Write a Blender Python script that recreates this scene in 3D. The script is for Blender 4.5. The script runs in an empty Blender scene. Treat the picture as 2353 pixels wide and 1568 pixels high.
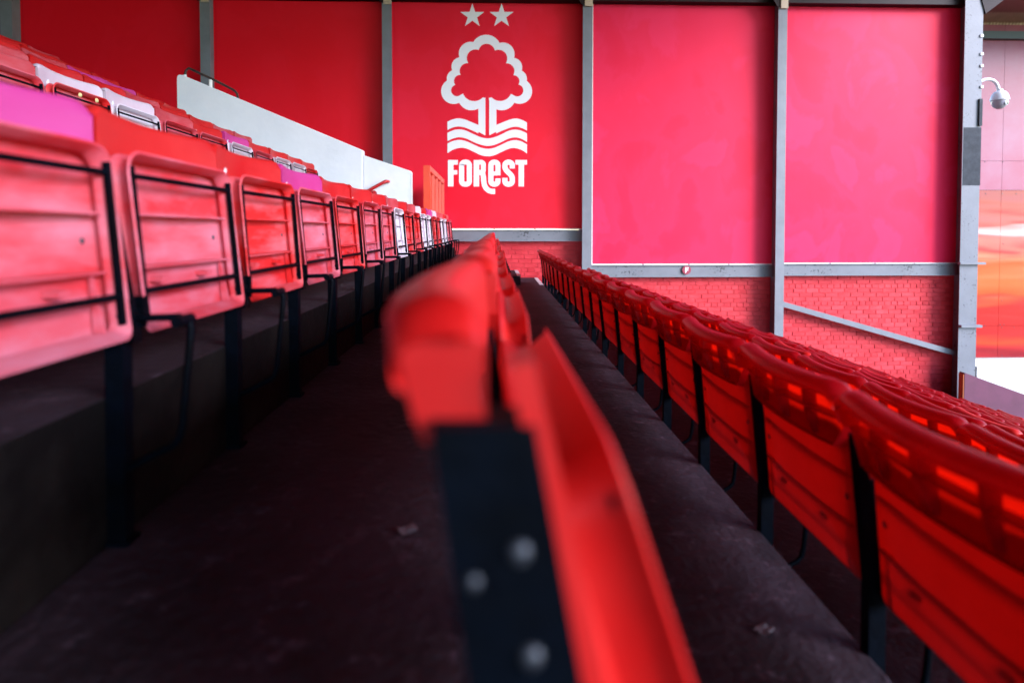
import bpy, bmesh, math, random
from mathutils import Vector, Matrix, Euler
rnd = random.Random(7)
R = math.radians
sc = bpy.context.scene
C = sc.collection

# ------------------------------------------------------------------ camera
PW, PH = 2352.0, 1568.0            # pixel frame in which the photograph was measured
FPX = 1340.0                       # focal length in those pixels
S = 0.46                           # seat spacing along a row (m)
U = S / FPX                        # unit used for sideways / vertical measures
EZ = 5.0                           # eye height above the pitch
PITCH, YAW = R(1.6), math.atan(39 / FPX)
SHY = -(256 - FPX * math.tan(PITCH)) / PW
cam_d = bpy.data.cameras.new('camera')
cam_d.sensor_width = 36; cam_d.lens = 36 * FPX / PW; cam_d.shift_y = SHY
cam_d.clip_start = 0.02; cam_d.clip_end = 2000
cam_d.dof.use_dof = True; cam_d.dof.focus_distance = 4.2; cam_d.dof.aperture_fstop = 1.8
cam = bpy.data.objects.new('camera', cam_d); C.objects.link(cam)
cam.location = (0, 0, EZ); cam.rotation_euler = (math.pi / 2 - PITCH, 0, -YAW)
sc.camera = cam
CR = cam.rotation_euler.to_matrix()

def ray(x, y):
    return CR @ Vector(((x - PW / 2) / FPX, (PH / 2 - y) / FPX + SHY * PW / FPX, -1))
def on_y(x, y, Y):                 # where a sight line meets the upright plane at depth Y
    d = ray(x, y); t = Y / d.y
    return Vector((d.x * t, Y, EZ + d.z * t))

# ------------------------------------------------------------------ world, sun, exposure
SUN_EL, SUN_AZ = R(25), R(128)     # azimuth clockwise from +Y: from the pitch side, behind the camera
w = bpy.data.worlds.new('World'); sc.world = w; w.use_nodes = True
nt = w.node_tree
sky = nt.nodes.new('ShaderNodeTexSky'); sky.sky_type = 'NISHITA'; sky.sun_disc = False
sky.sun_elevation = SUN_EL; sky.sun_rotation = SUN_AZ; sky.air_density = 1.0; sky.dust_density = 0.0; sky.ozone_density = 3.0
nt.links.new(sky.outputs[0], nt.nodes['Background'].inputs[0])
nt.nodes['Background'].inputs[1].default_value = 0.12
sun_d = bpy.data.lights.new('sun', 'SUN'); sun_d.energy = 1.5; sun_d.angle = R(34); sun_d.color = (.97, .91, 1)
sun = bpy.data.objects.new('sun', sun_d); C.objects.link(sun)
sdir = Vector((math.sin(SUN_AZ) * math.cos(SUN_EL), math.cos(SUN_AZ) * math.cos(SUN_EL), math.sin(SUN_EL)))
sun.rotation_euler = sdir.to_track_quat('Z', 'Y').to_euler(); sun.location = (30, -15, 30)
sc.view_settings.view_transform = 'Standard'; sc.view_settings.look = 'None'
sc.view_settings.exposure = 2.6; sc.view_settings.gamma = 1; sc.view_settings.use_curve_mapping = False
sc.render.engine = 'CYCLES'
sc.cycles.max_bounces = 8; sc.cycles.diffuse_bounces = 6; sc.cycles.glossy_bounces = 3
sc.cycles.transmission_bounces = 5; sc.cycles.caustics_reflective = False; sc.cycles.caustics_refractive = False
sc.cycles.use_denoising = True

# ------------------------------------------------------------------ helpers
class MB:
    def __init__(s): s.v = []; s.f = []
    def quad(s, *p):
        n = len(s.v); s.v += [tuple(q) for q in p]; s.f.append(tuple(range(n, n + len(p)))); return s
    def box(s, x0, x1, y0, y1, z0, z1):
        return s.hexa([(x0, y0, z0), (x1, y0, z0), (x1, y1, z0), (x0, y1, z0), (x0, y0, z1), (x1, y0, z1), (x1, y1, z1), (x0, y1, z1)])
    def hexa(s, p):
        n = len(s.v); s.v += [tuple(q) for q in p]
        for f in ((3, 2, 1, 0), (4, 5, 6, 7), (0, 1, 5, 4), (1, 2, 6, 5), (2, 3, 7, 6), (3, 0, 4, 7)):
            s.f.append(tuple(n + i for i in f))
        return s
    def grid(s, rows, close=False):
        n = len(s.v); m = len(rows[0])
        for r in rows: s.v += [tuple(q) for q in r]
        for j in range(len(rows) - 1):
            for i in range(m if close else m - 1):
                k = (i + 1) % m
                s.f.append((n + j * m + i, n + j * m + k, n + (j + 1) * m + k, n + (j + 1) * m + i))
        return s
    def tube(s, pts, r, seg=8, cap=True):
        pts = [Vector(p) for p in pts]; rows = []; prev = None
        for i, p in enumerate(pts):
            a = pts[max(i - 1, 0)]; b = pts[min(i + 1, len(pts) - 1)]
            t = (b - a).normalized()
            if prev is None: prev = Vector((0, 0, 1)) if abs(t.z) < .9 else Vector((1, 0, 0))
            x = (prev - t * prev.dot(t)).normalized(); prev = x; y = t.cross(x)
            rr = r[i] if isinstance(r, (list, tuple)) else r
            rows.append([p + (x * math.cos(q) + y * math.sin(q)) * rr for q in [2 * math.pi * k / seg for k in range(seg)]])
        n = len(s.v); s.grid(rows, True)
        if cap:
            s.f.append(tuple(n + k for k in reversed(range(seg)))); m = n + (len(rows) - 1) * seg
            s.f.append(tuple(m + k for k in range(seg)))
        return s
    def beam(s, a, b, w, h, up=(0, 0, 1)):       # square bar from a to b
        a, b = Vector(a), Vector(b); t = (b - a).normalized(); y = Vector(up); y = (y - t * y.dot(t)).normalized(); x = t.cross(y)
        p = []
        for c in (a, b):
            p += [c - x * w / 2 - y * h / 2, c + x * w / 2 - y * h / 2, c + x * w / 2 + y * h / 2, c - x * w / 2 + y * h / 2]
        return s.hexa(p)
    def dome(s, c, r, axis, h=.6, seg=10, rings=3):
        c = Vector(c); t = Vector(axis).normalized(); x = t.orthogonal().normalized(); y = t.cross(x); rows = []
        for j in range(rings + 1):
            q = math.pi / 2 * j / rings
            rows.append([c + (x * math.cos(k * 2 * math.pi / seg) + y * math.sin(k * 2 * math.pi / seg)) * r * max(math.cos(q), .02) + t * r * h * math.sin(q) for k in range(seg)])
        return s.grid(rows, True)
    def mesh(s, name, smooth=None, normals=True):
        me = bpy.data.meshes.new(name); me.from_pydata(s.v, [], s.f)
        if normals:
            bm = bmesh.new(); bm.from_mesh(me)
            bmesh.ops.remove_doubles(bm, verts=bm.verts, dist=1e-5)
            bmesh.ops.recalc_face_normals(bm, faces=bm.faces); bm.to_mesh(me); bm.free()
        if smooth:
            me.polygons.foreach_set('use_smooth', [True] * len(me.polygons)); me.set_sharp_from_angle(angle=R(smooth))
        me.update(); return me
    def build(s, name, m, parent=None, smooth=None, normals=True):
        return put(name, s.mesh(name, smooth, normals), m, parent)

def put(name, me, m=None, parent=None, loc=None):
    o = bpy.data.objects.new(name, me); C.objects.link(o)
    if m is not None:
        if me.materials: o.material_slots[0].link = 'OBJECT'; o.material_slots[0].material = m
        else:
            me.materials.append(m)
    if parent: o.parent = parent
    if loc: o.location = loc
    return o
def inst(name, me, m, parent, loc=None, rot=None):     # shared mesh, material on the object
    if not me.materials: me.materials.append(None)
    o = bpy.data.objects.new(name, me); C.objects.link(o)
    o.material_slots[0].link = 'OBJECT'; o.material_slots[0].material = m
    o.parent = parent
    if loc: o.location = loc
    if rot: o.rotation_euler = rot
    return o
def tag(o, label=None, cat=None, group=None, kind=None):
    if label: o['label'] = label
    if cat: o['category'] = cat
    if group: o['group'] = group
    if kind: o['kind'] = kind
    return o
def thing(name, loc, label, cat, group=None):
    o = bpy.data.objects.new(name, None); C.objects.link(o); o.location = loc; o.empty_display_size = .1
    return tag(o, label, cat, group)

# ------------------------------------------------------------------ materials
def mat(name, col, rough=.5, metal=0, spec=.5, var=None, vscale=6, vdet=5, bump=0, bscale=40, stretch=(1, 1, 1), trans=0, tcol=None, ramp=(.35, .65), coat=0, rand=0, dist=0):
    m = bpy.data.materials.new(name); m.use_nodes = True
    t = m.node_tree; N = t.nodes; L = t.links; b = N['Principled BSDF']; out = N['Material Output']
    b.inputs['Base Color'].default_value = (*col, 1); b.inputs['Roughness'].default_value = rough
    b.inputs['Metallic'].default_value = metal; b.inputs['Specular IOR Level'].default_value = spec
    b.inputs['Coat Weight'].default_value = coat; b.inputs['Coat Roughness'].default_value = .08
    tc = N.new('ShaderNodeTexCoord'); mp = N.new('ShaderNodeMapping'); mp.inputs['Scale'].default_value = stretch
    L.new(tc.outputs['Object'], mp.inputs['Vector'])
    vec = mp.outputs[0]
    if rand:
        oi = N.new('ShaderNodeObjectInfo'); add = N.new('ShaderNodeVectorMath'); add.operation = 'ADD'
        mul = N.new('ShaderNodeMath'); mul.operation = 'MULTIPLY'; mul.inputs[1].default_value = 40
        L.new(oi.outputs['Random'], mul.inputs[0]); L.new(vec, add.inputs[0]); L.new(mul.outputs[0], add.inputs[1]); vec = add.outputs[0]
    csock = None
    if var:
        n = N.new('ShaderNodeTexNoise'); n.inputs['Scale'].default_value = vscale; n.inputs['Detail'].default_value = vdet
        n.inputs['Roughness'].default_value = .62; n.inputs['Distortion'].default_value = dist
        L.new(vec, n.inputs['Vector'])
        r = N.new('ShaderNodeValToRGB'); r.color_ramp.elements[0].position = ramp[0]; r.color_ramp.elements[1].position = ramp[1]
        r.color_ramp.elements[0].color = (*col, 1); r.color_ramp.elements[1].color = (*var, 1)
        L.new(n.outputs[0], r.inputs[0]); csock = r.outputs[0]; L.new(csock, b.inputs['Base Color'])
    if bump:
        n2 = N.new('ShaderNodeTexNoise'); n2.inputs['Scale'].default_value = bscale; n2.inputs['Detail'].default_value = 6
        L.new(vec, n2.inputs['Vector'])
        bp = N.new('ShaderNodeBump'); bp.inputs['Strength'].default_value = bump; bp.inputs['Distance'].default_value = .01
        L.new(n2.outputs[0], bp.inputs['Height']); L.new(bp.outputs[0], b.inputs['Normal'])
    if trans:
        tr = N.new('ShaderNodeBsdfTranslucent'); mx = N.new('ShaderNodeMixShader'); mx.inputs[0].default_value = trans
        tr.inputs[0].default_value = (*(tcol or col), 1)
        L.new(b.outputs[0], mx.inputs[1]); L.new(tr.outputs[0], mx.inputs[2]); L.new(mx.outputs[0], out.inputs[0])
    return m

RED = (.56, .006, .006)
M = {}
M['back_red'] = mat('seat_red', RED, .38, var=(.63, .022, .02), vscale=5, trans=.24, tcol=(.72, .006, .002), bump=.04, bscale=160, rand=1)
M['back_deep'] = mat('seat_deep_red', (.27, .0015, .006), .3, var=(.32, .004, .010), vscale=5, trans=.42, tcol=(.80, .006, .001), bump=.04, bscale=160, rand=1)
M['back_faded'] = mat('seat_red_faded', (.55, .03, .04), .5, var=(.62, .12, .14), vscale=6, stretch=(1, 1, 3), trans=.3, tcol=(.85, .05, .05), bump=.05, bscale=160, rand=1)
M['back_magenta'] = mat('seat_magenta', (.56, .035, .23), .45, var=(.60, .06, .28), vscale=4, trans=.25, bump=.05, bscale=160, rand=1)
M['back_white'] = mat('seat_white', (.70, .60, .66), .45, var=(.62, .48, .55), vscale=5, trans=.2, bump=.05, bscale=160, rand=1)
M['pan_red'] = mat('pan_red', (.70, .014, .014), .55, var=(.70, .15, .18), vscale=7, vdet=10, stretch=(1, .45, 2.0), ramp=(.44, .70), trans=.2, tcol=(.7, .006, .004), bump=.05, bscale=160, rand=1, dist=.15)
M['pan_pink'] = mat('pan_pink', (.66, .028, .040), .6, var=(.69, .20, .27), vscale=6.5, vdet=10, stretch=(1, .55, 1.8), ramp=(.36, .68), trans=.25, tcol=(.8, .05, .05), bump=.05, bscale=160, rand=1, dist=.15)
M['pan_white'] = mat('pan_white', (.78, .72, .78), .45, var=(.70, .56, .62), vscale=4, vdet=6, stretch=(1, 1, 3), ramp=(.4, .75), trans=.2, bump=.05, bscale=160, rand=1)
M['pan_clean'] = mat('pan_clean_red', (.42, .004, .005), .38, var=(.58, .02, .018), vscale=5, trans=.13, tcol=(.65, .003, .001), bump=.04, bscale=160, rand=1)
M['steel'] = mat('seat_steel', (.0010, .0013, .0020), .5, spec=.04, var=(.0015, .0030, .0065), vscale=14, bump=.15, bscale=90)
M['zinc'] = mat('zinc_bolt', (.04, .044, .055), .45, metal=.5)
M['tag'] = mat('number_tag', (.82, .82, .82), .35)
M['gum'] = mat('gum', (.62, .52, .22), .55)
M['concrete'] = mat('terrace_concrete', (.020, .013, .019), .6, spec=.3, var=(.062, .038, .055), vscale=2.2, vdet=10, ramp=(.3, .72), bump=.35, bscale=28)
def worn_concrete(name, base, worn, pale):
    m = mat(name, base, .75, spec=.25, var=worn, vscale=2.4, vdet=11, ramp=(.34, .70), bump=.6, bscale=36)
    t = m.node_tree; N = t.nodes; L = t.links; b = N['Principled BSDF']; src = b.inputs['Base Color'].links[0].from_socket
    tc = N.new('ShaderNodeTexCoord'); n1 = N.new('ShaderNodeTexNoise'); n1.inputs['Scale'].default_value = 17; n1.inputs['Detail'].default_value = 9; n1.inputs['Roughness'].default_value = .72
    L.new(tc.outputs['Object'], n1.inputs['Vector'])
    r = N.new('ShaderNodeValToRGB'); r.color_ramp.elements[0].position = .56; r.color_ramp.elements[1].position = .70; L.new(n1.outputs[0], r.inputs[0])
    mx = N.new('ShaderNodeMix'); mx.data_type = 'RGBA'; mx.inputs[7].default_value = (*pale, 1); L.new(r.outputs[0], mx.inputs[0]); L.new(src, mx.inputs[6]); L.new(mx.outputs[2], b.inputs['Base Color'])
    return m
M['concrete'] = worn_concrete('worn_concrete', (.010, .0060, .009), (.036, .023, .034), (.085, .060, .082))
M['riser'] = mat('shaded_riser_concrete', (.003, .0024, .0026), .8, spec=.1, var=(.020, .016, .0145), vscale=2.6, vdet=10, ramp=(.42, .80), bump=.6, bscale=30)  # darker than the treads: shade under the seats put into the colour
M['white_line'] = mat('nosing_paint', (.62, .60, .62), .6, var=(.35, .33, .36), vscale=9, vdet=9, ramp=(.45, .75), bump=.2)
M['white_wall'] = mat('white_render', (.85, .85, .87), .55, var=(.76, .77, .80), vscale=1.6, vdet=6, bump=.22, bscale=14)
M['grey_steel'] = mat('grey_painted_steel', (.20, .212, .240), .5, spec=.3, var=(.145, .155, .175), vscale=3, vdet=10, ramp=(.4, .8), bump=.12, bscale=30)
def chipped(name, base, spot):
    m = mat(name, base, .5, spec=.35, var=tuple(c * .8 for c in base), vscale=3, vdet=10, ramp=(.4, .8), bump=.15, bscale=30)
    t = m.node_tree; N = t.nodes; L = t.links; b = N['Principled BSDF']; src = b.inputs['Base Color'].links[0].from_socket
    tc = N.new('ShaderNodeTexCoord'); n1 = N.new('ShaderNodeTexNoise'); n1.inputs['Scale'].default_value = 26; n1.inputs['Detail'].default_value = 8; n1.inputs['Roughness'].default_value = .7
    n2 = N.new('ShaderNodeTexNoise'); n2.inputs['Scale'].default_value = 2.6; n2.inputs['Detail'].default_value = 3
    L.new(tc.outputs['Object'], n1.inputs['Vector']); L.new(tc.outputs['Object'], n2.inputs['Vector'])
    ad = N.new('ShaderNodeMath'); ad.operation = 'MULTIPLY_ADD'; ad.inputs[1].default_value = .45; L.new(n2.outputs[0], ad.inputs[0]); L.new(n1.outputs[0], ad.inputs[2])
    r = N.new('ShaderNodeValToRGB'); r.color_ramp.elements[0].position = .83; r.color_ramp.elements[1].position = .90; L.new(ad.outputs[0], r.inputs[0])
    mx = N.new('ShaderNodeMix'); mx.data_type = 'RGBA'; mx.inputs[7].default_value = (*spot, 1); L.new(r.outputs[0], mx.inputs[0]); L.new(src, mx.inputs[6]); L.new(mx.outputs[2], b.inputs['Base Color'])
    return m
M['worn_steel'] = chipped('worn_grey_steel', (.17, .18, .205), (.02, .019, .02))
M['trim'] = mat('pale_trim', (.80, .78, .74), .4)
M['dark_steel'] = mat('dark_roof_steel', (.011, .005, .005), .6, spec=.2, var=(.02, .009, .009), vscale=4, bump=.1)
M['tan'] = mat('tan_sheeting', (.55, .43, .31), .6, var=(.45, .35, .25), vscale=5, bump=.1)
M['brick'] = mat('painted_brick', (.66, .045, .060), .6, spec=.3, var=(.47, .016, .026), vscale=2.2, vdet=8, bump=.35, bscale=60, rand=1)
M['mortar'] = mat('painted_mortar', (.50, .036, .044), .7, bump=.3, bscale=60)
M['crest'] = mat('crest_white', (.88, .87, .92), .4)
M['maroon'] = mat('maroon_disc', (.26, .02, .045), .5)
M['orange'] = mat('orange_paint', (.82, .055, .008), .4, var=(.78, .045, .008), vscale=8, bump=.05)
M['red_rail'] = mat('red_gloss_rail', (.45, .006, .010), .22)
M['blk_rail'] = mat('dark_rail', (.02, .016, .016), .35, var=(.08, .05, .04), vscale=12)
M['mauve'] = mat('mauve_paint', (.130, .038, .072), .6, spec=.3, var=(.085, .030, .05), vscale=2.5, vdet=8, ramp=(.45, .85), bump=.12)
M['cam_white'] = mat('camera_white', (.74, .75, .78), .3)
M['cam_grey'] = mat('camera_grey', (.40, .38, .44), .2)
M['lens'] = mat('camera_lens', (.35, .42, .25), .1)
M['patch'] = mat('dark_patch_paint', (.010, .014, .021), .6, spec=.2, var=(.03, .036, .048), vscale=8, vdet=10, bump=.3, bscale=60)
M['backwall'] = mat('dark_cladding', (.03, .012, .012), .6)
M['ground'] = mat('tarmac', (.06, .06, .06), .8, var=(.08, .08, .08), vscale=2)
M['grass'] = mat('pitch_grass', (.05, .10, .025), .8, var=(.07, .13, .03), vscale=3)

def panel_mat(name, seed):
    light_tint = {1: .3, 2: .35, 3: .6, 4: 1.0, 5: .95}[seed]; blu = {4: 1.25, 5: 1.4}.get(seed, 1)  # light growing towards the open side, put into each panel's colour
    m = bpy.data.materials.new(name); m.use_nodes = True; t = m.node_tree; N = t.nodes; L = t.links; b = N['Principled BSDF']
    b.inputs['Roughness'].default_value = .5; b.inputs['Specular IOR Level'].default_value = .16
    tc = N.new('ShaderNodeTexCoord'); mp = N.new('ShaderNodeMapping'); mp.inputs['Location'].default_value = (seed * 3.7, 0, seed * 1.3); mp.inputs['Scale'].default_value = (1, 1, .75)
    L.new(tc.outputs['Object'], mp.inputs['Vector'])
    n = N.new('ShaderNodeTexNoise'); n.inputs['Scale'].default_value = 1.0; n.inputs['Detail'].default_value = 7; n.inputs['Distortion'].default_value = .35; n.inputs['Roughness'].default_value = .5
    L.new(mp.outputs[0], n.inputs['Vector'])
    r = N.new('ShaderNodeValToRGB'); e = r.color_ramp.elements
    e[0].position = .30; e[0].color = (.74, .006, .030, 1); e[1].position = .78; e[1].color = (.86, .038, .105, 1)
    for p, c in ((.42, (.77, .011, .042)), (.46, (.80, .020, .062)), (.55, (.79, .016, .052)), (.59, (.83, .028, .082)), (.66, (.82, .024, .074))):
        q = e.new(p); q.color = (*c, 1)
    mid = (.80, .019, .060)
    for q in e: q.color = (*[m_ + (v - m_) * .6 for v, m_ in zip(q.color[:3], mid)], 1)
    for q in e: c = q.color; q.color = (min(c[0] * (1.06 if light_tint < .9 else 1), .9), c[1] * light_tint, c[2] * light_tint * blu, 1)
    L.new(n.outputs[0], r.inputs[0]); L.new(r.outputs[0], b.inputs['Base Color'])
    n2 = N.new('ShaderNodeTexNoise'); n2.inputs['Scale'].default_value = 1.1; n2.inputs['Detail'].default_value = 2; L.new(tc.outputs['Object'], n2.inputs['Vector'])
    bp = N.new('ShaderNodeBump'); bp.inputs['Strength'].default_value = .08; bp.inputs['Distance'].default_value = .05; L.new(n2.outputs[0], bp.inputs['Height']); L.new(bp.outputs[0], b.inputs['Normal'])
    return m

def gloss_sheet_mat():  # reflections and a white glare streak painted in as colour bands
    m = bpy.data.materials.new('glossy_reflection_sheet'); m.use_nodes = True; t = m.node_tree; N = t.nodes; L = t.links; b = N['Principled BSDF']
    b.inputs['Roughness'].default_value = .14; b.inputs['Specular IOR Level'].default_value = .5
    tc = N.new('ShaderNodeTexCoord'); mp = N.new('ShaderNodeMapping'); mp.inputs['Scale'].default_value = (.22, 1, 1.3); L.new(tc.outputs['Object'], mp.inputs['Vector'])
    wv = N.new('ShaderNodeTexNoise'); wv.inputs['Scale'].default_value = 1.6; wv.inputs['Detail'].default_value = 1.5; wv.inputs['Distortion'].default_value = .3; L.new(mp.outputs[0], wv.inputs['Vector'])
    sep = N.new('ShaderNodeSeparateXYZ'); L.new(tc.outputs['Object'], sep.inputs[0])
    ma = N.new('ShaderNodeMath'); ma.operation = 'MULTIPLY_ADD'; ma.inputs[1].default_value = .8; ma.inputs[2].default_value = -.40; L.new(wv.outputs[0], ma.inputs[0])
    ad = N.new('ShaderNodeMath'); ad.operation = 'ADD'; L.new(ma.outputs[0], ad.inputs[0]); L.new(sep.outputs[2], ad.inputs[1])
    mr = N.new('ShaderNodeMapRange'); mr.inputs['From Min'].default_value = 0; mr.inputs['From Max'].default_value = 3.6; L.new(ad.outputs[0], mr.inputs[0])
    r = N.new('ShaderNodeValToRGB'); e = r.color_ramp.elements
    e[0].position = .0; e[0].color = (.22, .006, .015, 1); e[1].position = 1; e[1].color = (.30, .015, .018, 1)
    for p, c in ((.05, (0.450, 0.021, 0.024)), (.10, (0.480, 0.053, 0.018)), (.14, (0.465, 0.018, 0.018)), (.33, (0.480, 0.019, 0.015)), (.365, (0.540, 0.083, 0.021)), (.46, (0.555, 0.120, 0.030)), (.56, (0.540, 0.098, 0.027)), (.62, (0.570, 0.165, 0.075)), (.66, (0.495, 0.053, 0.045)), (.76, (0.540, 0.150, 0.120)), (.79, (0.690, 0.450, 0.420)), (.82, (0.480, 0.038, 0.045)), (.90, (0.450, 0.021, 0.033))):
        q = e.new(p); q.color = (*c, 1)
    L.new(mr.outputs[0], r.inputs[0]); L.new(r.outputs[0], b.inputs['Base Color'])
    bp = N.new('ShaderNodeBump'); bp.inputs['Strength'].default_value = .25; bp.inputs['Distance'].default_value = .08; L.new(wv.outputs[0], bp.inputs['Height']); L.new(bp.outputs[0], b.inputs['Normal'])
    return m

# ------------------------------------------------------------------ setting: terraces
YW = 21.6 * S                       # end wall
YB = -12.0                          # the stand runs on behind the camera
def lat(u): return u * U
def hz(u): return EZ + u * U
# rows: name -> (x of leg line, floor z in front of the seats)
ROW = {'L': (lat(-1942), hz(-1627)), 'M': (lat(109), hz(-2390)), 'D1': (lat(2160), hz(-3153))}
lt, hh = 2160, -3153
for k in range(2, 13):
    lt += 2051; hh -= 755 - (k - 2) * 9
    ROW['D%d' % k] = (lat(lt), hz(hh))
ROW['G'] = (lat(-3990), hz(-862))   # bare gangway step
lt, hh = -5980, -48
for k in range(1, 12):
    ROW['U%d' % k] = (lat(lt), hz(hh)); lt -= 2040; hh += 857
order = ['U%d' % k for k in range(11, 0, -1)] + ['G', 'L', 'M'] + ['D%d' % k for k in range(1, 13)]
VO0, VO1 = 15.2 * S, 16.5 * S       # opening of the stairwell in the upper block
def step(x0, x1, y0, y1, zt, zb):
    m = MB().box(x0, x1, y0, y1, zb, zt)
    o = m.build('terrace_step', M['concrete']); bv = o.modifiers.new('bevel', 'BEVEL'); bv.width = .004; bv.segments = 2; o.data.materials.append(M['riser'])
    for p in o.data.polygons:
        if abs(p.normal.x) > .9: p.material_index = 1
    tag(o, kind='structure'); return o
for i, n in enumerate(order):
    x0, zf = ROW[n]; x0 -= .02
    x1 = ROW[order[i + 1]][0] - .02 if i + 1 < len(order) else x0 + .9
    if n[0] == 'U':
        step(x0, x1, YB, VO0, zf, zf - 3); step(x0, x1, VO1 + .13, YW + .1, zf, zf - 3)
    else:
        step(x0, x1, YB, YW + .1, zf, zf - .9)
# stairs going down under the upper block
for k in range(8):
    x1 = ROW['G'][0] - .02 - k * .27
    step(x1 - .27, x1, VO0 + .004, VO1 - .004, ROW['G'][1] - .17 * (k + 1), ROW['G'][1] - 2.6)
# ground and pitch
ground = MB().box(-400, 400, -400, 400, -1.3, -1.0).build('ground', M['ground']); tag(ground, kind='structure')
pitch = MB().box(14, 90, -60, 60, -.99, -.96).build('pitch', M['grass']); tag(pitch, kind='structure')

# half steps of the aisle along the end wall, with painted nosings
for n, wh in (('L', 'at the row above centre'), ('M', 'at the centre row'), ('D1', 'at first row below centre'), ('D2', 'at second row below centre')):
    x0, zf = ROW[n]; zb = ROW[order[order.index(n) - 1]][1]
    z1 = (zf + zb) / 2
    y0 = (18.95 if n != 'L' else 19.75) * S
    hs = thing('half_step', (x0, y0, zf), 'low concrete half step by the end wall, ' + wh, 'step', 'half steps up the aisle along the end wall')
    MB().box(-.018, .345, 0, YW - y0 + .05, -.01, z1 - zf).build('block', M['concrete'], hs)
    MB().box(.295, .352, -.004, YW - y0, z1 - zf - .001, z1 - zf + .004).build('painted_edge', M['white_line'], hs)
    xe = ROW[order[order.index(n) + 1]][0] - .02
    ns = MB().box(xe - .055, xe + .004, y0 - .02, YW, zf - .03, zf + .004).build('painted_nosing', M['white_line'])
    tag(ns, 'white painted nosing strip by the end wall, ' + wh, 'nosing', 'painted nosings up the aisle along the end wall')

# ------------------------------------------------------------------ end wall
YP = YW + .10        # face of the printed panels
YC = YW - .18        # face of the columns
YBR = YW + .13       # face of the brickwork
def rect_y(x0, y0, x1, y1, Y):     # image rectangle -> x0,x1,z0,z1 at depth Y
    a = on_y(x0, (y0 + y1) / 2, Y); b = on_y(x1, (y0 + y1) / 2, Y); t = on_y((x0 + x1) / 2, y0, Y); c = on_y((x0 + x1) / 2, y1, Y)
    return a.x, b.x, c.z, t.z
ROOFZ = EZ + 3.95; DECK = 1.7
# printed panels
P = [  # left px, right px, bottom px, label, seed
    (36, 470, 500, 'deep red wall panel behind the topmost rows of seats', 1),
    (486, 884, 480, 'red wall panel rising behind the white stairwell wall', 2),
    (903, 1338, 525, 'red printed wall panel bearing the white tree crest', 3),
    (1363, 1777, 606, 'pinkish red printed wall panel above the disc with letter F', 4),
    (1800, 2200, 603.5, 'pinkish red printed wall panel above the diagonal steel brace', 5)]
panels = []
for x0, x1, yb, lab, sd in P:
    a, b, z0, z1 = rect_y(x0, -60, x1, yb, YP)
    a -= .03; b += .03
    z1 = ROOFZ + .02
    t = thing('wall_panel', ((a + b) / 2, YP, z0), lab, 'wall panel')
    hw = (b - a) / 2
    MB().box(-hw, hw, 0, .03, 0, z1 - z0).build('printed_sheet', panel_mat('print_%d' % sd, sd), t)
    MB().box(-hw, hw, -.022, -.001, -.018, .002).build('bottom_trim', M['trim'], t)
    MB().box(-hw - .004, -hw + .016, -.02, -.001, .004, z1 - z0).build('side_trim', M['trim'], t)
    for bx in (-.7, .1, .8):
        MB().dome((bx, -.022, -.008), .012, (0, -1, 0)).build('trim_screw', M['zinc'], t)
    panels.append((t, a, b, z0, z1))
# columns (rolled steel joists)
def column(px, wpx, z0, lab, wide=False, name='steel_column'):
    c = on_y(px, 300, YC); wd = wpx / FPX * YC
    t = thing(name, (c.x, YC, z0), lab, 'column')
    h = ROOFZ + .1 + DECK - z0
    m = MB(); m.box(-wd / 2, wd / 2, 0, .016, 0, h); m.box(-.008, .008, .016, .36, 0, h); m.box(-wd / 2, wd / 2, .36, .376, 0, h)
    m.build('joist', M['worn_steel'] if wide else M['grey_steel'], t)
    # haunch where the rafter lands on the column
    if not wide:
        m = MB(); hb = (3.73 + EZ) - z0
        m.hexa([(-wd / 2 - .02, -.012, hb), (wd / 2 + .0, -.012, hb), (wd / 2, -.002, hb), (-wd / 2 - .02, -.002, hb),
                (-wd / 2 - .16, -.012, hb + .22), (wd / 2, -.012, hb + .22), (wd / 2, -.002, hb + .22), (-wd / 2 - .16, -.002, hb + .22)])
        m.build('haunch_plate', M['dark_steel'], t)
        MB().box(-wd / 2 + .03, wd / 2 - .002, -.03, -.0125, hb - .03, hb + .16).build('packer', M['tan'], t)
    return t
zs = lambda x: min(ROW[n][1] for n in order if ROW[n][0] - .1 <= x) - .3
column(20, 26, EZ + 1.2, 'grey steel column at the dark top corner of the end wall')
column(474, 22, EZ + 0.3, 'grey steel column rising behind the dark handrail on the white wall')
column(890, 22, hz(-862) - .2, 'grey steel column between plain red panel and tree crest panel')
column(1349, 22, hz(-3153) - .3, 'grey steel column just right of the white tree crest')
column(1795, 21, zs(on_y(1795, 300, YC).x), 'grey steel column between the last two pinkish red panels')
c5 = column(2232, 43, zs(on_y(2232, 300, YC).x) - 1.2, 'broad weathered steel column carrying the white dome camera', True)
# details of the broad column
cx, cz = c5.location.x, c5.location.z
def c5_part(name, x0, y0, x1, y1, m, d0, d1):
    a, b, z0, z1 = rect_y(x0, y0, x1, y1, YC)
    return MB().box(a - cx, b - cx, d0, d1, z0 - cz, z1 - cz).build(name, m, c5)
c5_part('dark_paint_patch', 2212, 293, 2252.5, 426, M['patch'], -.003, .0)
c5_part('cable_cover', 2246.5, 228, 2253.5, 290, M['patch'], -.03, .004)
c5_part('flange_plate', 2200, 602, 2258, 607, M['grey_steel'], -.06, .01)
c5_part('flange_plate', 2202, 745.5, 2250, 751, M['grey_steel'], -.06, .01)
for yy in (83, 125, 152, 200): c5_part('cable_clip', 2251, yy - 3, 2257, yy + 3, M['cam_white'], -.02, .0)
for xx, yy in ((2216, 640), (2240, 655), (2214, 700), (2238, 850)):
    q = on_y(xx, yy, YC); MB().dome((q.x - cx, 0, q.z - cz), .009, (0, -1, 0)).build('bolt', M['patch'], c5)
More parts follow.
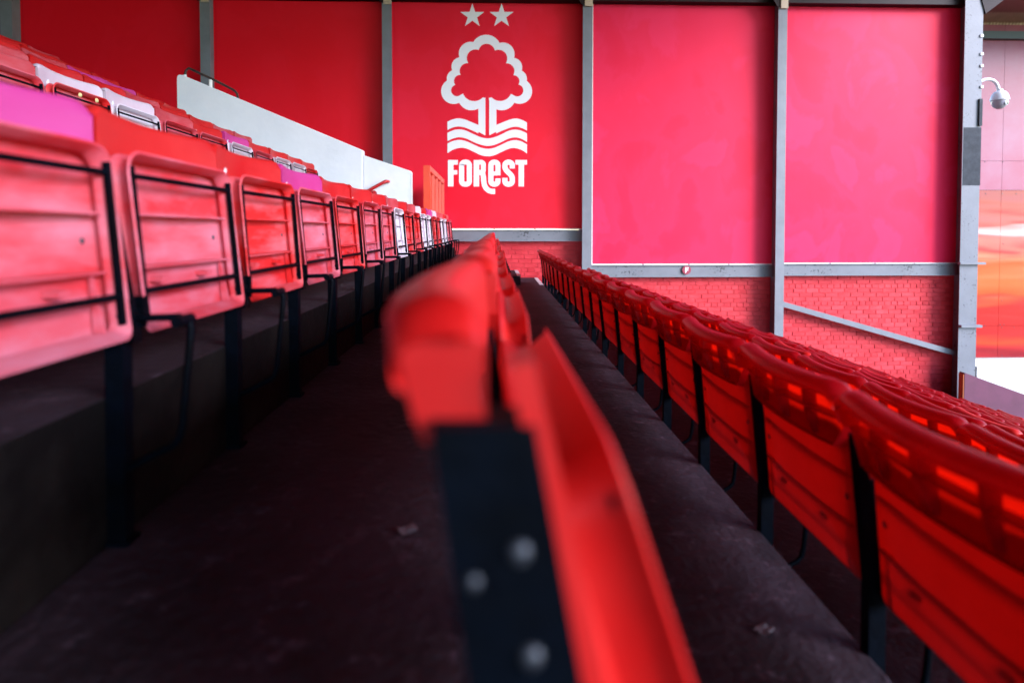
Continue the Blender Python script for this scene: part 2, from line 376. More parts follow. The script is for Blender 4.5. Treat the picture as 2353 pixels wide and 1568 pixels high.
# beams
def beam(x0, x1, y0, y1, lab, Y=YW + .0):
    a, b, z0, z1 = rect_y(x0, y0, x1, y1, Y)
    t = thing('steel_beam', ((a + b) / 2, Y, z0), lab, 'beam'); hw = (b - a) / 2; h = z1 - z0
    MB().box(-hw, hw, .03, .05, .006, h - .006).build('web', M['worn_steel'], t)
    MB().box(-hw, hw, 0, .125, -.006, .006).build('bottom_flange', M['grey_steel'], t)
    MB().box(-hw, hw, .004, .10, h - .018, h - .006).build('top_flange', M['grey_steel'], t)
    return t, (a, b, z0, z1)
b3, B3 = beam(893, 1340, 527, 553, 'grey steel beam beneath the tree crest panel')
b4, B4 = beam(1358, 1783, 608, 635.5, 'grey steel beam carrying the round F disc')
b5, B5 = beam(1800, 2207, 605, 632, 'grey steel beam above the diagonal brace')
# F disc
q = on_y(1577, 620, YW); 
fd = thing('letter_disc', (q.x, YW + .004, q.z), 'round maroon disc with a white letter F on grey beam', 'sign')
rr = 10.2 / FPX * YW
m = MB(); n = 32
m.grid([[(math.cos(2 * math.pi * k / n) * rr, .0, math.sin(2 * math.pi * k / n) * rr) for k in range(n)], [(math.cos(2 * math.pi * k / n) * rr, -.006, math.sin(2 * math.pi * k / n) * rr) for k in range(n)]], True)
m.grid([[(math.cos(2 * math.pi * k / n) * rr * .9, .0, math.sin(2 * math.pi * k / n) * rr * .9) for k in range(n)], [(math.cos(2 * math.pi * k / n) * rr * .9, .03, math.sin(2 * math.pi * k / n) * rr * .9) for k in range(n)]], True); m.f.append(tuple(range(n, 2 * n))); m.build('disc', M['maroon'], fd)
m = MB(); k = rr / 10
for x0, x1, z0, z1 in ((-3.4, -.7, -6.0, 6.0), (-.7, 4.2, 3.4, 6.0), (-.7, 3.2, -1.2, 1.4)): m.box(x0 * k, x1 * k, -.010, -.0061, z0 * k, z1 * k)
m.build('letter', M['crest'], fd)
# diagonal brace
a = on_y(1796, 698, YW - .01); b = on_y(2200, 813, YW - .01)
br = thing('steel_brace', (a.x, YW - .01, a.z), 'pale diagonal steel brace sloping across the painted brickwork', 'brace')
mm = MB().beam((0, 0, 0), b - a, .05, .085, up=(0, 0, 1)); mm.build('bar', M['grey_steel'], br)
mm = MB().beam((0, .03, .045), (b - a) + Vector((0, .03, .045)), .09, .008); mm.build('flange', M['grey_steel'], br)

# brickwork: each brick in sight is a piece of its own
CH, BL = .0762, .2286
brick_meshes = []
def brick_mesh(L, k):
    g = .0035; h = CH / 2 - g; l = L / 2 - g; dd = .006; c = .003 + .0012 * k
    m = MB(); jit = lambda: rnd.uniform(-.0018, .0018)
    o = [(-l + jit(), 0, -h + jit()), (l + jit(), 0, -h + jit()), (l + jit(), 0, h + jit()), (-l + jit(), 0, h + jit())]
    back = [(x, dd + .02, z) for x, _, z in o]; mid = [(x, c, z) for x, _, z in o]; fr = [(x - math.copysign(c, x), jit() * .8, z - math.copysign(c, z)) for x, _, z in o]
    m.grid([back, mid, fr], True); m.f.append((8, 9, 10, 11)); me = m.mesh('brick'); return me
stretch = [brick_mesh(BL, k % 3) for k in range(6)]; head = [brick_mesh(BL / 2, k % 3) for k in range(4)]
def brick_wall(xl, xr, z0, z1, lab, visible):
    t = thing('brick_wall', ((xl + xr) / 2, YBR, z0), lab, 'brick wall')
    ox = (xl + xr) / 2
    MB().box(xl - ox, xr - ox, .0065, .22, 0, z1 - z0).build('mortar_backing', M['mortar'], t)
    rest = MB(); row = 0; z = z1 - CH / 2; cnt = 0
    while z > z0 + CH / 2:
        hd = row % 4 == 2
        L = BL / 2 if hd else BL
        x = xl + (0 if row % 2 else -BL / 2) + (BL / 4 if hd else 0) + rnd.uniform(-.012, .012)
        while x < xr:
            x0, x1 = max(x, xl), min(x + L, xr)
            if x1 - x0 > .04:
                full = x1 - x0 > L - .005
                xm = (x0 + x1) / 2; yy = rnd.uniform(-.004, .0012)
                if full and visible(xm, z):
                    inst('brick', rnd.choice(head if hd else stretch), M['brick'], t, (xm - ox, yy, z - z0), (rnd.uniform(-.02, .02), 0, rnd.uniform(-.015, .015))); cnt += 1
                else:
                    g = .0035; rest.box(x0 - ox + g, x1 - ox - g, yy, .02, z - z0 - CH / 2 + g, z - z0 + CH / 2 - g)
            x += L
        z -= CH; row += 1
    if rest.v:
        o = rest.build('brick_infill', M['brick'], t, normals=False); o['kind'] = 'stuff'
    return cnt
def slope_z(x): return EZ - .41 * x - .35
n3 = brick_wall(B3[0] + .02, B3[1], hz(-2390) - .25, B3[2] - .012, 'painted red brick wall below the tree crest beam', lambda x, z: z > hz(-2390) - .05 and x > -.85)
n4 = brick_wall(B4[0] + .02, B4[1], zs(B4[1]) - .1, B4[2] - .012, 'painted red brick wall below the F disc beam', lambda x, z: z > EZ - .352 * x - .12)
n5 = brick_wall(B5[0], B5[1], zs(B5[1]) - .3, B5[2] - .012, 'painted red brick wall crossed by the diagonal brace', lambda x, z: z > EZ - .352 * x - .12)
print('bricks', n3, n4, n5)

# ------------------------------------------------------------------ crest and lettering on its panel (flat print)
pt, pa, pb, pz0, pz1 = panels[2]
def cpt(cx_, cy_, off=.0):          # crest drawing coordinates -> panel-local point
    q = on_y((1000 + cx_ / 2.24) * .85903, cy_ / 2.24 * .85903, YP)
    return (q.x - pt.location.x, -.003 - off, q.z - pz0)
def poly(mb, pts, off=0): mb.quad(*[cpt(x, y, off) for x, y in pts])
# stars
for sx in (589, 764):
    m = MB(); cy = 95; pts = []
    for k in range(10):
        r_ = 76 if k % 2 == 0 else 29.5; a_ = -math.pi / 2 + k * math.pi / 5
        pts.append((sx + r_ * math.cos(a_), cy + 2 + r_ * math.sin(a_)))
    n0 = len(m.v); m.v += [cpt(*p) for p in pts] + [cpt(sx, cy + 2)]
    for k in range(10): m.f.append((k, (k + 1) % 10, 10))
    m.build('star', M['crest'], pt, normals=False)
# tree ring
outer = [(672, 300, 90), (578, 322, 70), (772, 326, 70), (520, 400, 56), (832, 404, 56), (490, 472, 54), (862, 474, 54), (478, 548, 76), (872, 548, 75), (585, 578, 84), (765, 578, 84)]
inner = [(675, 313, 49), (608, 350, 52), (746, 352, 52), (560, 427, 47), (795, 427, 46), (516, 487, 37), (835, 488, 36), (497, 543, 35), (858, 543, 36), (600, 535, 72), (755, 535, 71), (677, 540, 50)]
def rad(circs, th, c):
    best = 0
    for x, y, r_ in circs:
        dx, dy = x - c[0], y - c[1]; p_ = dx * math.cos(th) + dy * math.sin(th); e = r_ * r_ - (dx * dx + dy * dy - p_ * p_)
        if e >= 0: best = max(best, p_ + math.sqrt(e))
    return best
cc = (676, 470); m = MB(); NA = 720; A = []; B = []
for k in range(NA):
    th = 2 * math.pi * (k + .5) / NA
    ro, ri = rad(outer, th, cc), rad(inner, th, cc)
    if ro < ri: ro = ri
    A.append((cc[0] + ro * math.cos(th), cc[1] + ro * math.sin(th))); B.append((cc[0] + ri * math.cos(th), cc[1] + ri * math.sin(th)))
for k in range(NA):
    j = (k + 1) % NA; q4 = [A[k], A[j], B[j], B[k]]
    mx_, my_ = sum(p[0] for p in q4) / 4, sum(p[1] for p in q4) / 4
    if (my_ > 540 and 666 < mx_ < 690) or math.hypot(A[k][0] - B[k][0], A[k][1] - B[k][1]) < 2: continue
    poly(m, q4)
m.build('tree_crown', M['crest'], pt, normals=False)
def smooth_pts(pts, n=8):           # Catmull-Rom through the given points
    out = []
    for i in range(len(pts) - 1):
        p0 = pts[max(i - 1, 0)]; p1 = pts[i]; p2 = pts[i + 1]; p3 = pts[min(i + 2, len(pts) - 1)]
        for k in range(n):
            t = k / n
            out.append(tuple(.5 * (2 * p1[d] + (p2[d] - p0[d]) * t + (2 * p0[d] - 5 * p1[d] + 4 * p2[d] - p3[d]) * t * t + (3 * p1[d] - p0[d] - 3 * p2[d] + p3[d]) * t ** 3) for d in (0, 1)))
    out.append(pts[-1]); return out
def band(name, top, bot):
    a_, b_ = smooth_pts(top), smooth_pts(bot); m = MB()
    for k in range(len(a_) - 1): poly(m, [a_[k], a_[k + 1], b_[k + 1], b_[k]], .001)
    m.build(name, M['crest'], pt, normals=False)
m = MB(); poly(m, [(625, 625), (667, 585), (667, 812), (625, 790)], .0012); m.build('tree_trunk', M['crest'], pt, normals=False)
m = MB(); poly(m, [(690, 585), (733, 625), (733, 790), (690, 812)], .0012); m.build('tree_trunk', M['crest'], pt, normals=False)
band('wave', [(440, 730), (470, 717), (505, 710), (545, 717), (585, 733), (626, 750)], [(440, 780), (470, 766), (505, 759), (545, 765), (585, 781), (626, 800)])
band('wave', [(732, 750), (775, 732), (815, 717), (850, 711), (885, 719), (916, 735)], [(732, 800), (775, 781), (815, 766), (850, 760), (885, 768), (916, 783)])
band('wave', [(440, 797), (475, 781), (512, 776), (550, 783), (600, 806), (640, 823), (680, 830), (720, 823), (760, 807), (805, 785), (845, 777), (882, 784), (916, 800)],
     [(440, 846), (475, 830), (512, 823), (550, 830), (600, 853), (640, 868), (680, 875), (720, 869), (760, 853), (805, 832), (845, 824), (882, 832), (916, 851)])
band('wave', [(440, 860), (475, 845), (512, 839), (550, 846), (600, 868), (640, 885), (680, 892), (720, 886), (760, 869), (805, 848), (845, 840), (882, 848), (916, 866)],
     [(440, 918), (475, 897), (520, 886), (555, 891), (600, 911), (640, 930), (680, 937), (720, 931), (760, 913), (805, 893), (840, 887), (882, 898), (916, 920)])
# lettering
def stroke(m, pts, w_, off):
    for k in range(len(pts) - 1):
        pass
    L_, R_ = [], []
    for i, p in enumerate(pts):
        a_ = pts[max(i - 1, 0)]; b_ = pts[min(i + 1, len(pts) - 1)]; dx, dy = b_[0] - a_[0], b_[1] - a_[1]; l = math.hypot(dx, dy) or 1
        nx, ny = -dy / l * w_ / 2, dx / l * w_ / 2
        L_.append((p[0] + nx, p[1] + ny)); R_.append((p[0] - nx, p[1] - ny))
    for k in range(len(pts) - 1): poly(m, [L_[k], L_[k + 1], R_[k + 1], R_[k]], off)
def arc(cx_, cy_, rx, ry, a0, a1, n=10): return [(cx_ + rx * math.cos(R(a0 + (a1 - a0) * k / n)), cy_ + ry * math.sin(R(a0 + (a1 - a0) * k / n))) for k in range(n + 1)]
def letter(fn):
    m = MB(); fn(m); m.build('letter', M['crest'], pt, normals=False)
def rectp(m, x0, y0, x1, y1, off=.0): poly(m, [(x0, y0), (x1, y0), (x1, y1), (x0, y1)], off)
def l_F(m): rectp(m, 443, 959, 476, 1117); rectp(m, 476, 959, 502, 987); rectp(m, 476, 1020, 499, 1046)
def l_O(m): stroke(m, arc(548, 989, 23, 18, 180, 360) + arc(548, 1088, 23, 16, 0, 180) + [(525, 989), (525, 985)], 31, 0)
def l_R(m):
    rectp(m, 597, 959, 630, 1117)
    stroke(m, [(629, 972)] + arc(640, 987, 15, 15, -90, 0) + [(655, 1000), (655, 1015)] + arc(640, 1020, 15, 13, 0, 90) + [(629, 1033)], 29, .0003)
    stroke(m, [(640, 1034), (653, 1044), (656, 1062), (657, 1085), (661, 1108), (671, 1128), (688, 1142), (706, 1147), (725, 1147)], 31, .0006)
def l_e(m):
    stroke(m, [(700, 1040), (742, 1040)], 24, .0003)
    stroke(m, [(742, 1051), (742, 1000)] + arc(721, 988, 21, 16, 0, -180) + [(700, 1000), (700, 1075)] + arc(721, 1087, 21, 17, 180, 0) + [(742, 1080), (742, 1069)], 31, 0)
def l_S(m):
    stroke(m, [(828, 1010), (828, 996)] + arc(806, 989, 22, 17, 0, -180) + smooth_pts([(784, 992), (785, 1006), (795, 1024), (812, 1040), (826, 1058), (828, 1078)], 5) + arc(806, 1087, 22, 17, 0, 180) + [(784, 1080), (784, 1066)], 31, 0)
def l_T(m): rectp(m, 847, 959, 916, 987); rectp(m, 866, 987, 898, 1117)
for fn in (l_F, l_O, l_R, l_e, l_S, l_T): letter(fn)

# ------------------------------------------------------------------ stairwell wall with rails
YPW = VO1
pw = []
def ppt(x, y): q = on_y(x, y, YPW); return q.x, q.z
xl_, zl_ = ppt(405, 172); xm_, zm_ = ppt(833, 345); xr_, zr_ = ppt(945, 393)
zb_ = ROW['G'][1] - .05
sw = thing('stairwell_wall', (xm_, YPW, zb_), 'white rendered stairwell wall with sloping top', 'wall')
def slab(mb, pts, y0, y1):
    n = len(pts); f = [(x, y0, z) for x, z in pts]; b = [(x, y1, z) for x, z in pts]
    k = len(mb.v); mb.v += f + b; mb.f.append(tuple(range(k, k + n))); mb.f.append(tuple(range(k + 2 * n - 1, k + n - 1, -1)))
    for i in range(n): j = (i + 1) % n; mb.f.append((k + j, k + i, k + n + i, k + n + j))
    return mb
m = slab(MB(), [(xl_ - xm_, -1.2), (0, -1.2), (0, zm_ - zb_), (xl_ - xm_ + .07, zl_ - zb_), (xl_ - xm_ + .03, zl_ - zb_ + .005), (xl_ - xm_ + .008, zl_ - zb_ - .012), (xl_ - xm_, zl_ - zb_ - .05)], 0, .12)
o = m.build('upper_slab', M['white_wall'], sw); bv = o.modifiers.new('bevel', 'BEVEL'); bv.width = .012; bv.segments = 2; bv.limit_method = 'ANGLE'
x2, z2 = ppt(835, 356)
m = slab(MB(), [(.004, -1.2), (xr_ - xm_, -1.2), (xr_ - xm_, zr_ - zb_ - .01), (xr_ - xm_ - .02, zr_ - zb_ + .005), (.004, z2 - zb_)], .012, .115)
o = m.build('lower_slab', M['white_wall'], sw); bv = o.modifiers.new('bevel', 'BEVEL'); bv.width = .010; bv.segments = 2; bv.limit_method = 'ANGLE'
MB().box(xr_ - xm_ - .012, xr_ - xm_ + .002, .008, .012, -.3, zr_ - zb_ - .02).build('corner_bead', M['trim'], sw)
# dark handrail on top
hp = [ppt(x, y) for x, y in ((419, 176), (421, 160), (428, 154), (445, 162), (478, 177), (510, 193), (534, 206), (540, 213), (542.5, 228))]
hr = thing('handrail', (hp[0][0], YPW + .06, hp[0][1]), 'dark tubular handrail along the top of white stairwell wall', 'handrail')
MB().tube([(x - hp[0][0], 0, z - hp[0][1]) for x, z in hp], .016, 10).build('tube', M['blk_rail'], hr, 50)
for px_, py_ in ((419, 175), (478.5, 190)):
    x, z = ppt(px_, py_); MB().tube([(x - hp[0][0], 0, z - hp[0][1] - .06), (x - hp[0][0], 0, z - hp[0][1] + (.05 if px_ > 450 else .03))], .022, 10).build('post_base', M['trim'], hr, 50)
# red grab rail on the face
a = on_y(836, 444, YPW - .09); b = on_y(884, 417, YPW - .09); c = on_y(889, 416, YPW - .0)
gr = thing('grab_rail', (a.x, YPW - .09, a.z), 'short glossy red grab rail on white stairwell wall', 'handrail')
f0 = Vector((0, 0, 0)); d_ = b - a
MB().tube([-d_ * 1.2, f0, d_ * .9, d_ * 1.0 + Vector((.012, .01, .004)), d_ + Vector((.025, .05, .006)), d_ + Vector((.027, .1, .006))], .021, 12).build('tube', M['red_rail'], gr, 60)
q = on_y(858.5, 445, YPW)
MB().tube([(q.x - a.x, .078, q.z - a.z), (q.x - a.x, .095, q.z - a.z)], .042, 18).build('rosette', M['red_rail'], gr, 40)
MB().tube([(q.x - a.x, .085, q.z - a.z), (q.x - a.x - .005, .02, q.z - a.z + .03), (q.x - a.x - .012, 0, q.z - a.z + .05)], .009, 8).build('bracket', M['red_rail'], gr, 40)
# orange guard fence at the end of the gangway
xg = lat(-2450); zg = ROW['G'][1]; yg0, yg1 = 16.55 * S, 21.2 * S; hg = 3292 * U
gf = thing('guard_fence', (xg, yg0, zg), 'orange painted guard fence with flat upright bars behind the seats', 'fence')
LG = yg1 - yg0
MB().box(-.085, .0, -.01, .03, 0, hg).build('end_post', M['orange'], gf)
MB().box(-.05, .0, .03, LG, hg - .07, hg).build('top_rail', M['orange'], gf)
MB().box(-.05, .0, .03, LG, .12, .17).build('bottom_rail', M['orange'], gf)
MB().box(-.052, -.044, .03, LG, .17, hg - .07).build('sheet', M['orange'], gf)
for k in range(0, 5): MB().box(-.040, -.002, .032 + k * (LG - .08) / 4, .07 + k * (LG - .08) / 4, .17, hg - .07).build('bar', mat('faded_orange', (.62, .14, .10), .5), gf)

# ------------------------------------------------------------------ roof, back wall
rf = thing('stand_roof', (0, -7, ROOFZ), 'dark roof of the stand on red brown steel beams', 'roof')
RX = lat(24500)
mb = MB(); nx = 200
x0r, x1r = -8.4, RX + .2
for k in range(nx):
    pass
MB().box(x0r, x1r, YB + 7, YW + .5 + 7, DECK + .16, DECK + .22).build('deck', mat('roof_lining', (.34, .13, .12), .6), rf)
MB().box(x0r, x1r, YW - .06 + 7, YW + .09 + 7, -.10, .159).build('wall_beam', M['dark_steel'], rf)
for yy in (2.2, -4):
    MB().box(x0r, x1r, yy + 7 - .08, yy + 7 + .08, DECK - .15, DECK + .159).build('rafter', M['dark_steel'], rf)
for xx in (-6, -3, 0, 3, 6):
    MB().box(xx - .05, xx + .05, YB + 7, YW - .2 + 7, DECK + .03, DECK + .158).build('purlin', M['dark_steel'], rf)
MB().box(x0r, x1r - .25, YW + .10 + 7, YW + .16 + 7, .02, DECK + .159).build('gable_sheet', M['backwall'], rf)
# cantilever bracket beyond the broad column
a = on_y(2262, 33, YC)
m = slab(MB(), [(a.x - .34, .05), (a.x - .10, .05 - .02), (a.x, a.z - ROOFZ), (a.x + .62, .17), (a.x + .62, .45), (a.x - .34, .45)], YC - .02 + 7, YC + .10 + 7)
m.build('cantilever_bracket', M['dark_steel'], rf)
bw = MB().box(-8.6, -8.42, YB, YW + .5, EZ - 4, ROOFZ + DECK + .2).build('back_wall', M['backwall']); tag(bw, 'dark cladding wall behind the topmost seats', 'wall')

# ------------------------------------------------------------------ corner building seen past the broad column
YK = YW + 2.6
xk0 = on_y(2236, 400, YK).x
def krect(x0, y0, x1, y1, Y=YK): return rect_y(x0, y0, x1, y1, Y)
kb = thing('corner_stand', (xk0 + 2, YK, EZ - 2.3), 'neighbouring corner stand clad in pink and glossy orange sheets', 'building')
kx, kz = kb.location.x, kb.location.z
XK1 = xk0 + 6
pinkm = mat('pale_pink_sheet', (.32, .040, .075), .35, var=(.33, .115, .17), vscale=.5, spec=.3)
glm = gloss_sheet_mat()
_, _, zA, zB = krect(2250, 95, 2352, 437)
seam = on_y(2304, 300, YK).x
z375 = on_y(2300, 370, YK).z
g = .003
for (xa, xb) in ((xk0 - .6, seam - g), (seam + g, seam + 1.22 - g), (seam + 1.22 + g, XK1)):
    MB().box(xa - kx, xb - kx, 0, .03, z375 + g - kz, zB + .35 - kz).build('upper_sheet', pinkm, kb)
    MB().box(xa - kx, xb - kx, 0, .03, zA + g - kz, z375 - g - kz).build('upper_sheet', pinkm, kb)
zC = on_y(2300, 748, YK).z; zD = on_y(2300, 821, YK).z
MB().box(xk0 - .6 - kx, XK1 - kx, .045, .06, zD - kz, zB + .3 - kz).build('backing', M['mortar'], kb)
for (xa, xb) in ((xk0 - .6, seam - g), (seam + g, seam + 1.22 - g), (seam + 1.22 + g, XK1)):
    for za, zb2 in ((zC + g, zA - g), (zD, zC - g)):
        o = MB().box(xa - kx, xb - kx, .01, .04, za - zD, zb2 - zD).build('glossy_sheet', glm, kb)
        o.location = (0, 0, zD - kz)
for px_, py_ in ((2303, 445), (2305, 560), (2302, 690), (2298, 745), (2307, 745), (2302, 752), (2330, 752), (2302, 816), (2262, 748), (2303, 372), (2262, 372), (2335, 445), (2265, 445)):
    q = on_y(px_, py_, YK); MB().dome((q.x - kx, .009 if py_ > 437 else -.001, q.z - kz), .012, (0, -1, 0)).build('screw', M['zinc'], kb)
_, _, zE, zF = krect(2236, 76, 2352, 93)
MB().box(xk0 - .6 - kx, XK1 - kx, -.12, -.002, zE - kz, zF - kz).build('gutter_beam', mat('dark_green_beam', (.05, .07, .075), .45), kb)
_, _, zG, zH = krect(2236, 40, 2352, 62)
MB().box(xk0 - .6 - kx, XK1 - kx, .2, .24, zF - .2 - kz, zH - kz).build('fascia', mat('red_fascia', (.55, .01, .01), .4), kb)
# corrugated eave
m = MB(); rows = []; N_ = 90
for yy, zz in ((.04, zG - kz), (.04, (zG + zH) / 2 - kz), (-.35, zH + .05 - kz)):
    rows.append([(xk0 - .6 - kx + (XK1 - xk0 + .6) * i / (N_ * 4), yy, zz + .018 * math.sin(i / 4 * 2 * math.pi)) if zz != zG - kz else (xk0 - .6 - kx + (XK1 - xk0 + .6) * i / (N_ * 4), yy + .018 * math.sin(i / 4 * 2 * math.pi), zz) for i in range(N_ * 4 + 1)])
m.grid(rows).build('corrugated_eave', M['tan'], kb, 40)
soff = on_y(2300, 39, YK)
MB().box(xk0 - .6 - kx, XK1 - kx, -2.4, -.02, soff.z - kz, soff.z + .05 - kz).build('soffit', mat('soffit_paint', (.30, .11, .10), .6), kb)
# white board and mauve stair wall in front
q0 = on_y(2238, 821, YK)
wb = thing('white_board', (kx, YK, EZ - 5), 'bright white board below the glossy orange sheets', 'board')
MB().box(xk0 - .6 - kx, XK1 - kx, -.12, -.02, 0, zD - .006 - (EZ - 5)).build('sheet', M['white_wall'], wb)
MB().box(xk0 + .01 - kx, xk0 + .05 - kx, -.15, -.121, 0, on_y(2240, 838, YK).z - (EZ - 5)).build('edge_post', M['dark_steel'], wb)
YM = 20.0 * S
q0 = on_y(2216, 856, YM); q1 = on_y(2352, 905, YM)
slp = (q1.z - q0.z) / (q1.x - q0.x)
mw = thing('stair_wall', (q0.x, YM, q0.z - 1.6), 'mauve painted stair wall sloping down beside the lowest seats', 'wall')
XL = 3.0
m = slab(MB(), [(0, 0), (XL, slp * XL), (XL, 1.6 + slp * XL), (0, 1.6)], 0, .11); m.build('slab', M['mauve'], mw)
m = slab(MB(), [(-.02, -.05), (-.002, -.05), (-.002, 1.575), (-.02, 1.575)], .005, .10); m.build('end_board', mat('rust_board', (.35, .09, .02), .7), mw)
# dome camera
ca = on_y(2255, 184, YC + .1); 
dc = thing('dome_camera', (ca.x, YC + .1, ca.z), 'white dome security camera on a curved arm at the column', 'camera')
arm = [on_y(x, y, YC + .1) - ca for x, y in ((2252, 187), (2262, 183), (2272, 182.5), (2281, 185), (2288, 191), (2292, 199), (2294, 208))]
MB().tube(arm, .027, 12).build('arm', M['cam_white'], dc, 50)
dcn = on_y(2296, 231, YC + .1) - ca; k = YC / FPX
prof = [(0, 27), (6, 26), (6.5, 22), (12, 19.5), (16, 13), (18.3, 5), (19, 0), (17.2, -1)]
m = MB(); m.grid([[dcn + Vector((r_ * k * math.cos(t * math.pi / 12), r_ * k * math.sin(t * math.pi / 12), z * k)) for t in range(24)] for r_, z in prof], True); m.build('housing', M['cam_white'], dc, 50)
prof = [(16.6, -.8), (16.2, -6), (14, -12), (10, -17), (5, -20), (.2, -20.6)]
m = MB(); m.grid([[dcn + Vector((r_ * k * math.cos(t * math.pi / 12), r_ * k * math.sin(t * math.pi / 12), z * k)) for t in range(24)] for r_, z in prof], True); dm = m.build('dome', M['cam_grey'], dc, 60)
MB().dome(dcn + Vector((4.5 * k, -14.2 * k, -8.5 * k)), 6.5 * k, (.3, -1, -.35), .35, 14).build('lens_ring', M['cam_white'], dm, 60)
MB().dome(dcn + Vector((6 * k, -16.2 * k, -9 * k)), 2.8 * k, (.3, -1, -.35), .4, 12).build('lens', M['lens'], dm, 60)

# ------------------------------------------------------------------ seats
BW = .447; ZT = .783
def bk(u, z):                        # front face of the backrest: reclined, hollowed towards its middle
    q = 2 * u / BW
    return -.041 + max(0, .725 - z) * .10 - .028 * (1 - q * q)
def zt_(u):
    q = abs(2 * u / BW); e = max(0, (q - .84) / .16)
    return ZT - .007 * (1 - q * q) - .022 * e ** 2.5
def zb_of(u):
    a_ = abs(u)
    return .645 if a_ < .182 else .645 + (a_ - .182) / (BW / 2 - .182) * .062
us = [-BW / 2 + BW * i / 22 for i in range(23)]
us[0] += .0; us = sorted(set([-BW / 2, -BW / 2 + .008, BW / 2 - .008, BW / 2] + us[1:-1]))
m = MB(); rows = []
for j in range(6):
    rows.append([(bk(u, zb_of(u) + (zt_(u) - .006 - zb_of(u)) * j / 5), u, zb_of(u) + (zt_(u) - .006 - zb_of(u)) * j / 5) for u in us])
for dd, dz in ((-.003, 0), (-.010, .0035), (-.022, .004), (-.036, .001), (-.046, -.006), (-.050, -.015), (-.048, -.024), (-.043, -.027)):
    rows.append([(bk(u, zt_(u)) + dd, u, zt_(u) + dz) for u in us])
m.grid(rows)
for sgn in (-1, 1):                  # side cheeks
    u = sgn * BW / 2; zz = [zb_of(u) + (zt_(u) - zb_of(u)) * j / 4 for j in range(5)]
    m.grid([[(bk(u, z), u, z) for z in zz], [(bk(u, z) - .036 - .012 * (z - zz[0]) / (zz[-1] - zz[0]), u - sgn * .003, z) for z in zz]])
m.grid([[(bk(u, zb_of(u)), u, zb_of(u)) for u in us], [(bk(u, zb_of(u)) - .020, u, zb_of(u) + .002) for u in us]])
me_back = m.mesh('backrest', 50)
m = MB()                             # stiffening ribs moulded behind the backrest
us2 = [-.205 + .41 * i / 16 for i in range(17)]
for zr in (.712,):
    m.grid([[(bk(u, zr) - .001, u, zr - .004) for u in us2], [(bk(u, zr) - .028, u, zr - .003) for u in us2], [(bk(u, zr) - .028, u, zr + .003) for u in us2], [(bk(u, zr) - .001, u, zr + .004) for u in us2]])
for ur, tw in ((0, .012), (-.115, .004), (.115, .004)):
    zz = [.652, .70, .74, .768]
    dp = {.652: .012, .70: .026, .74: .030, .768: .032}
    m.grid([[(bk(ur, z) - .001, ur - tw, z) for z in zz], [(bk(ur, z) - dp[z], ur - tw * .8, z) for z in zz], [(bk(ur, z) - dp[z], ur + tw * .8, z) for z in zz], [(bk(ur, z) - .001, ur + tw, z) for z in zz]])
me_backrib = m.mesh('backrest_ribs', 40)

PWD, PHT, PZ0 = .408, .325, .375
def outline(ins):
    hw = PWD / 2 - ins; z0, z1 = ins, PHT - ins; pts = []
    for (cu, cz_, r_, a0) in ((hw, z0, max(.016 - ins * .2, .006), 270), (hw, z1, max(.040 - ins * .5, .01), 0), (-hw, z1, max(.040 - ins * .5, .01), 90), (-hw, z0, max(.016 - ins * .2, .006), 180)):
        su, sz = math.copysign(1, cu), (1 if cz_ > PHT / 2 else -1)
        c_u, c_z = cu - su * r_, cz_ - sz * r_
        for k in range(6):
            a_ = R(a0 + 90 * k / 5); pts.append((c_u + r_ * math.cos(a_), c_z + r_ * math.sin(a_)))
    return pts
def pd(d, t): return d - (t) * .10 - .010       # recline of the folded pan
m = MB(); rows = []
for ins, d in ((-.005, .040), (0.0, .042), (.003, .036), (.012, .024), (.013, .014), (.003, .007), (.000, .003), (.006, -.001), (.045, -.003), (.062, -.004)):
    rows.append([(pd(d + (.004 if t < .06 else 0), t), u, PZ0 + t) for u, t in outline(ins)])
base = outline(.062)
for sc_, d in ((.62, -.007), (.25, -.010)):
    rows.append([(pd(d, PHT / 2 + (t - PHT / 2) * sc_), u * sc_, PZ0 + PHT / 2 + (t - PHT / 2) * sc_) for u, t in base])
n0 = len(m.v); m.grid(rows, True); nn = len(base); m.f.append(tuple(n0 + (len(rows) - 1) * nn + i for i in range(nn)))
me_pan = m.mesh('seat_pan', 45)
m = MB()
for t in (.112, .212):
    p = []
    for (d, u) in ((-.005, -.186), (.026, -.188), (.026, .188), (-.005, .186)): p.append((pd(d, t), u, PZ0 + t))
    m.hexa([(x, y, z - .002) for x, y, z in p] + [(x, y, z + .002) for x, y, z in p])
for u in (-.168, .168):
    m.hexa([(pd(.006, .01), u - .0015, PZ0 + .008), (pd(.026, .01), u - .0015, PZ0 + .008), (pd(.026, .01), u + .0015, PZ0 + .008), (pd(.006, .01), u + .0015, PZ0 + .008),
            (pd(.006, .1), u - .0015, PZ0 + .108), (pd(.012, .1), u - .0015, PZ0 + .108), (pd(.012, .1), u + .0015, PZ0 + .108), (pd(.006, .1), u + .0015, PZ0 + .108)])
for u in (-.09, .09):
    m.box(pd(-.006, .085), pd(.022, .085), u - .012, u + .012, PZ0 + .080, PZ0 + .090)
me_panrib = m.mesh('pan_ribs')
def rod(t, d=.046): return [(pd(d, t), -.195, PZ0 + t), (pd(d, t), .195, PZ0 + t)]
m = MB(); m.tube(rod(.282, .036), .0056, 8)
m.tube(rod(.070, .036), .0060, 8)
for u in (-.194, .194):
    m.beam((pd(.038, .022), u, PZ0 + .022), (pd(.038, .300), u, PZ0 + .300), .010, .008, up=(0, 1, 0))
me_frame = m.mesh('tip_frame', 40)
me_dome = MB().dome((0, 0, 0), 1, (1, 0, 0), .6, 10, 3).mesh('bolt', 50)
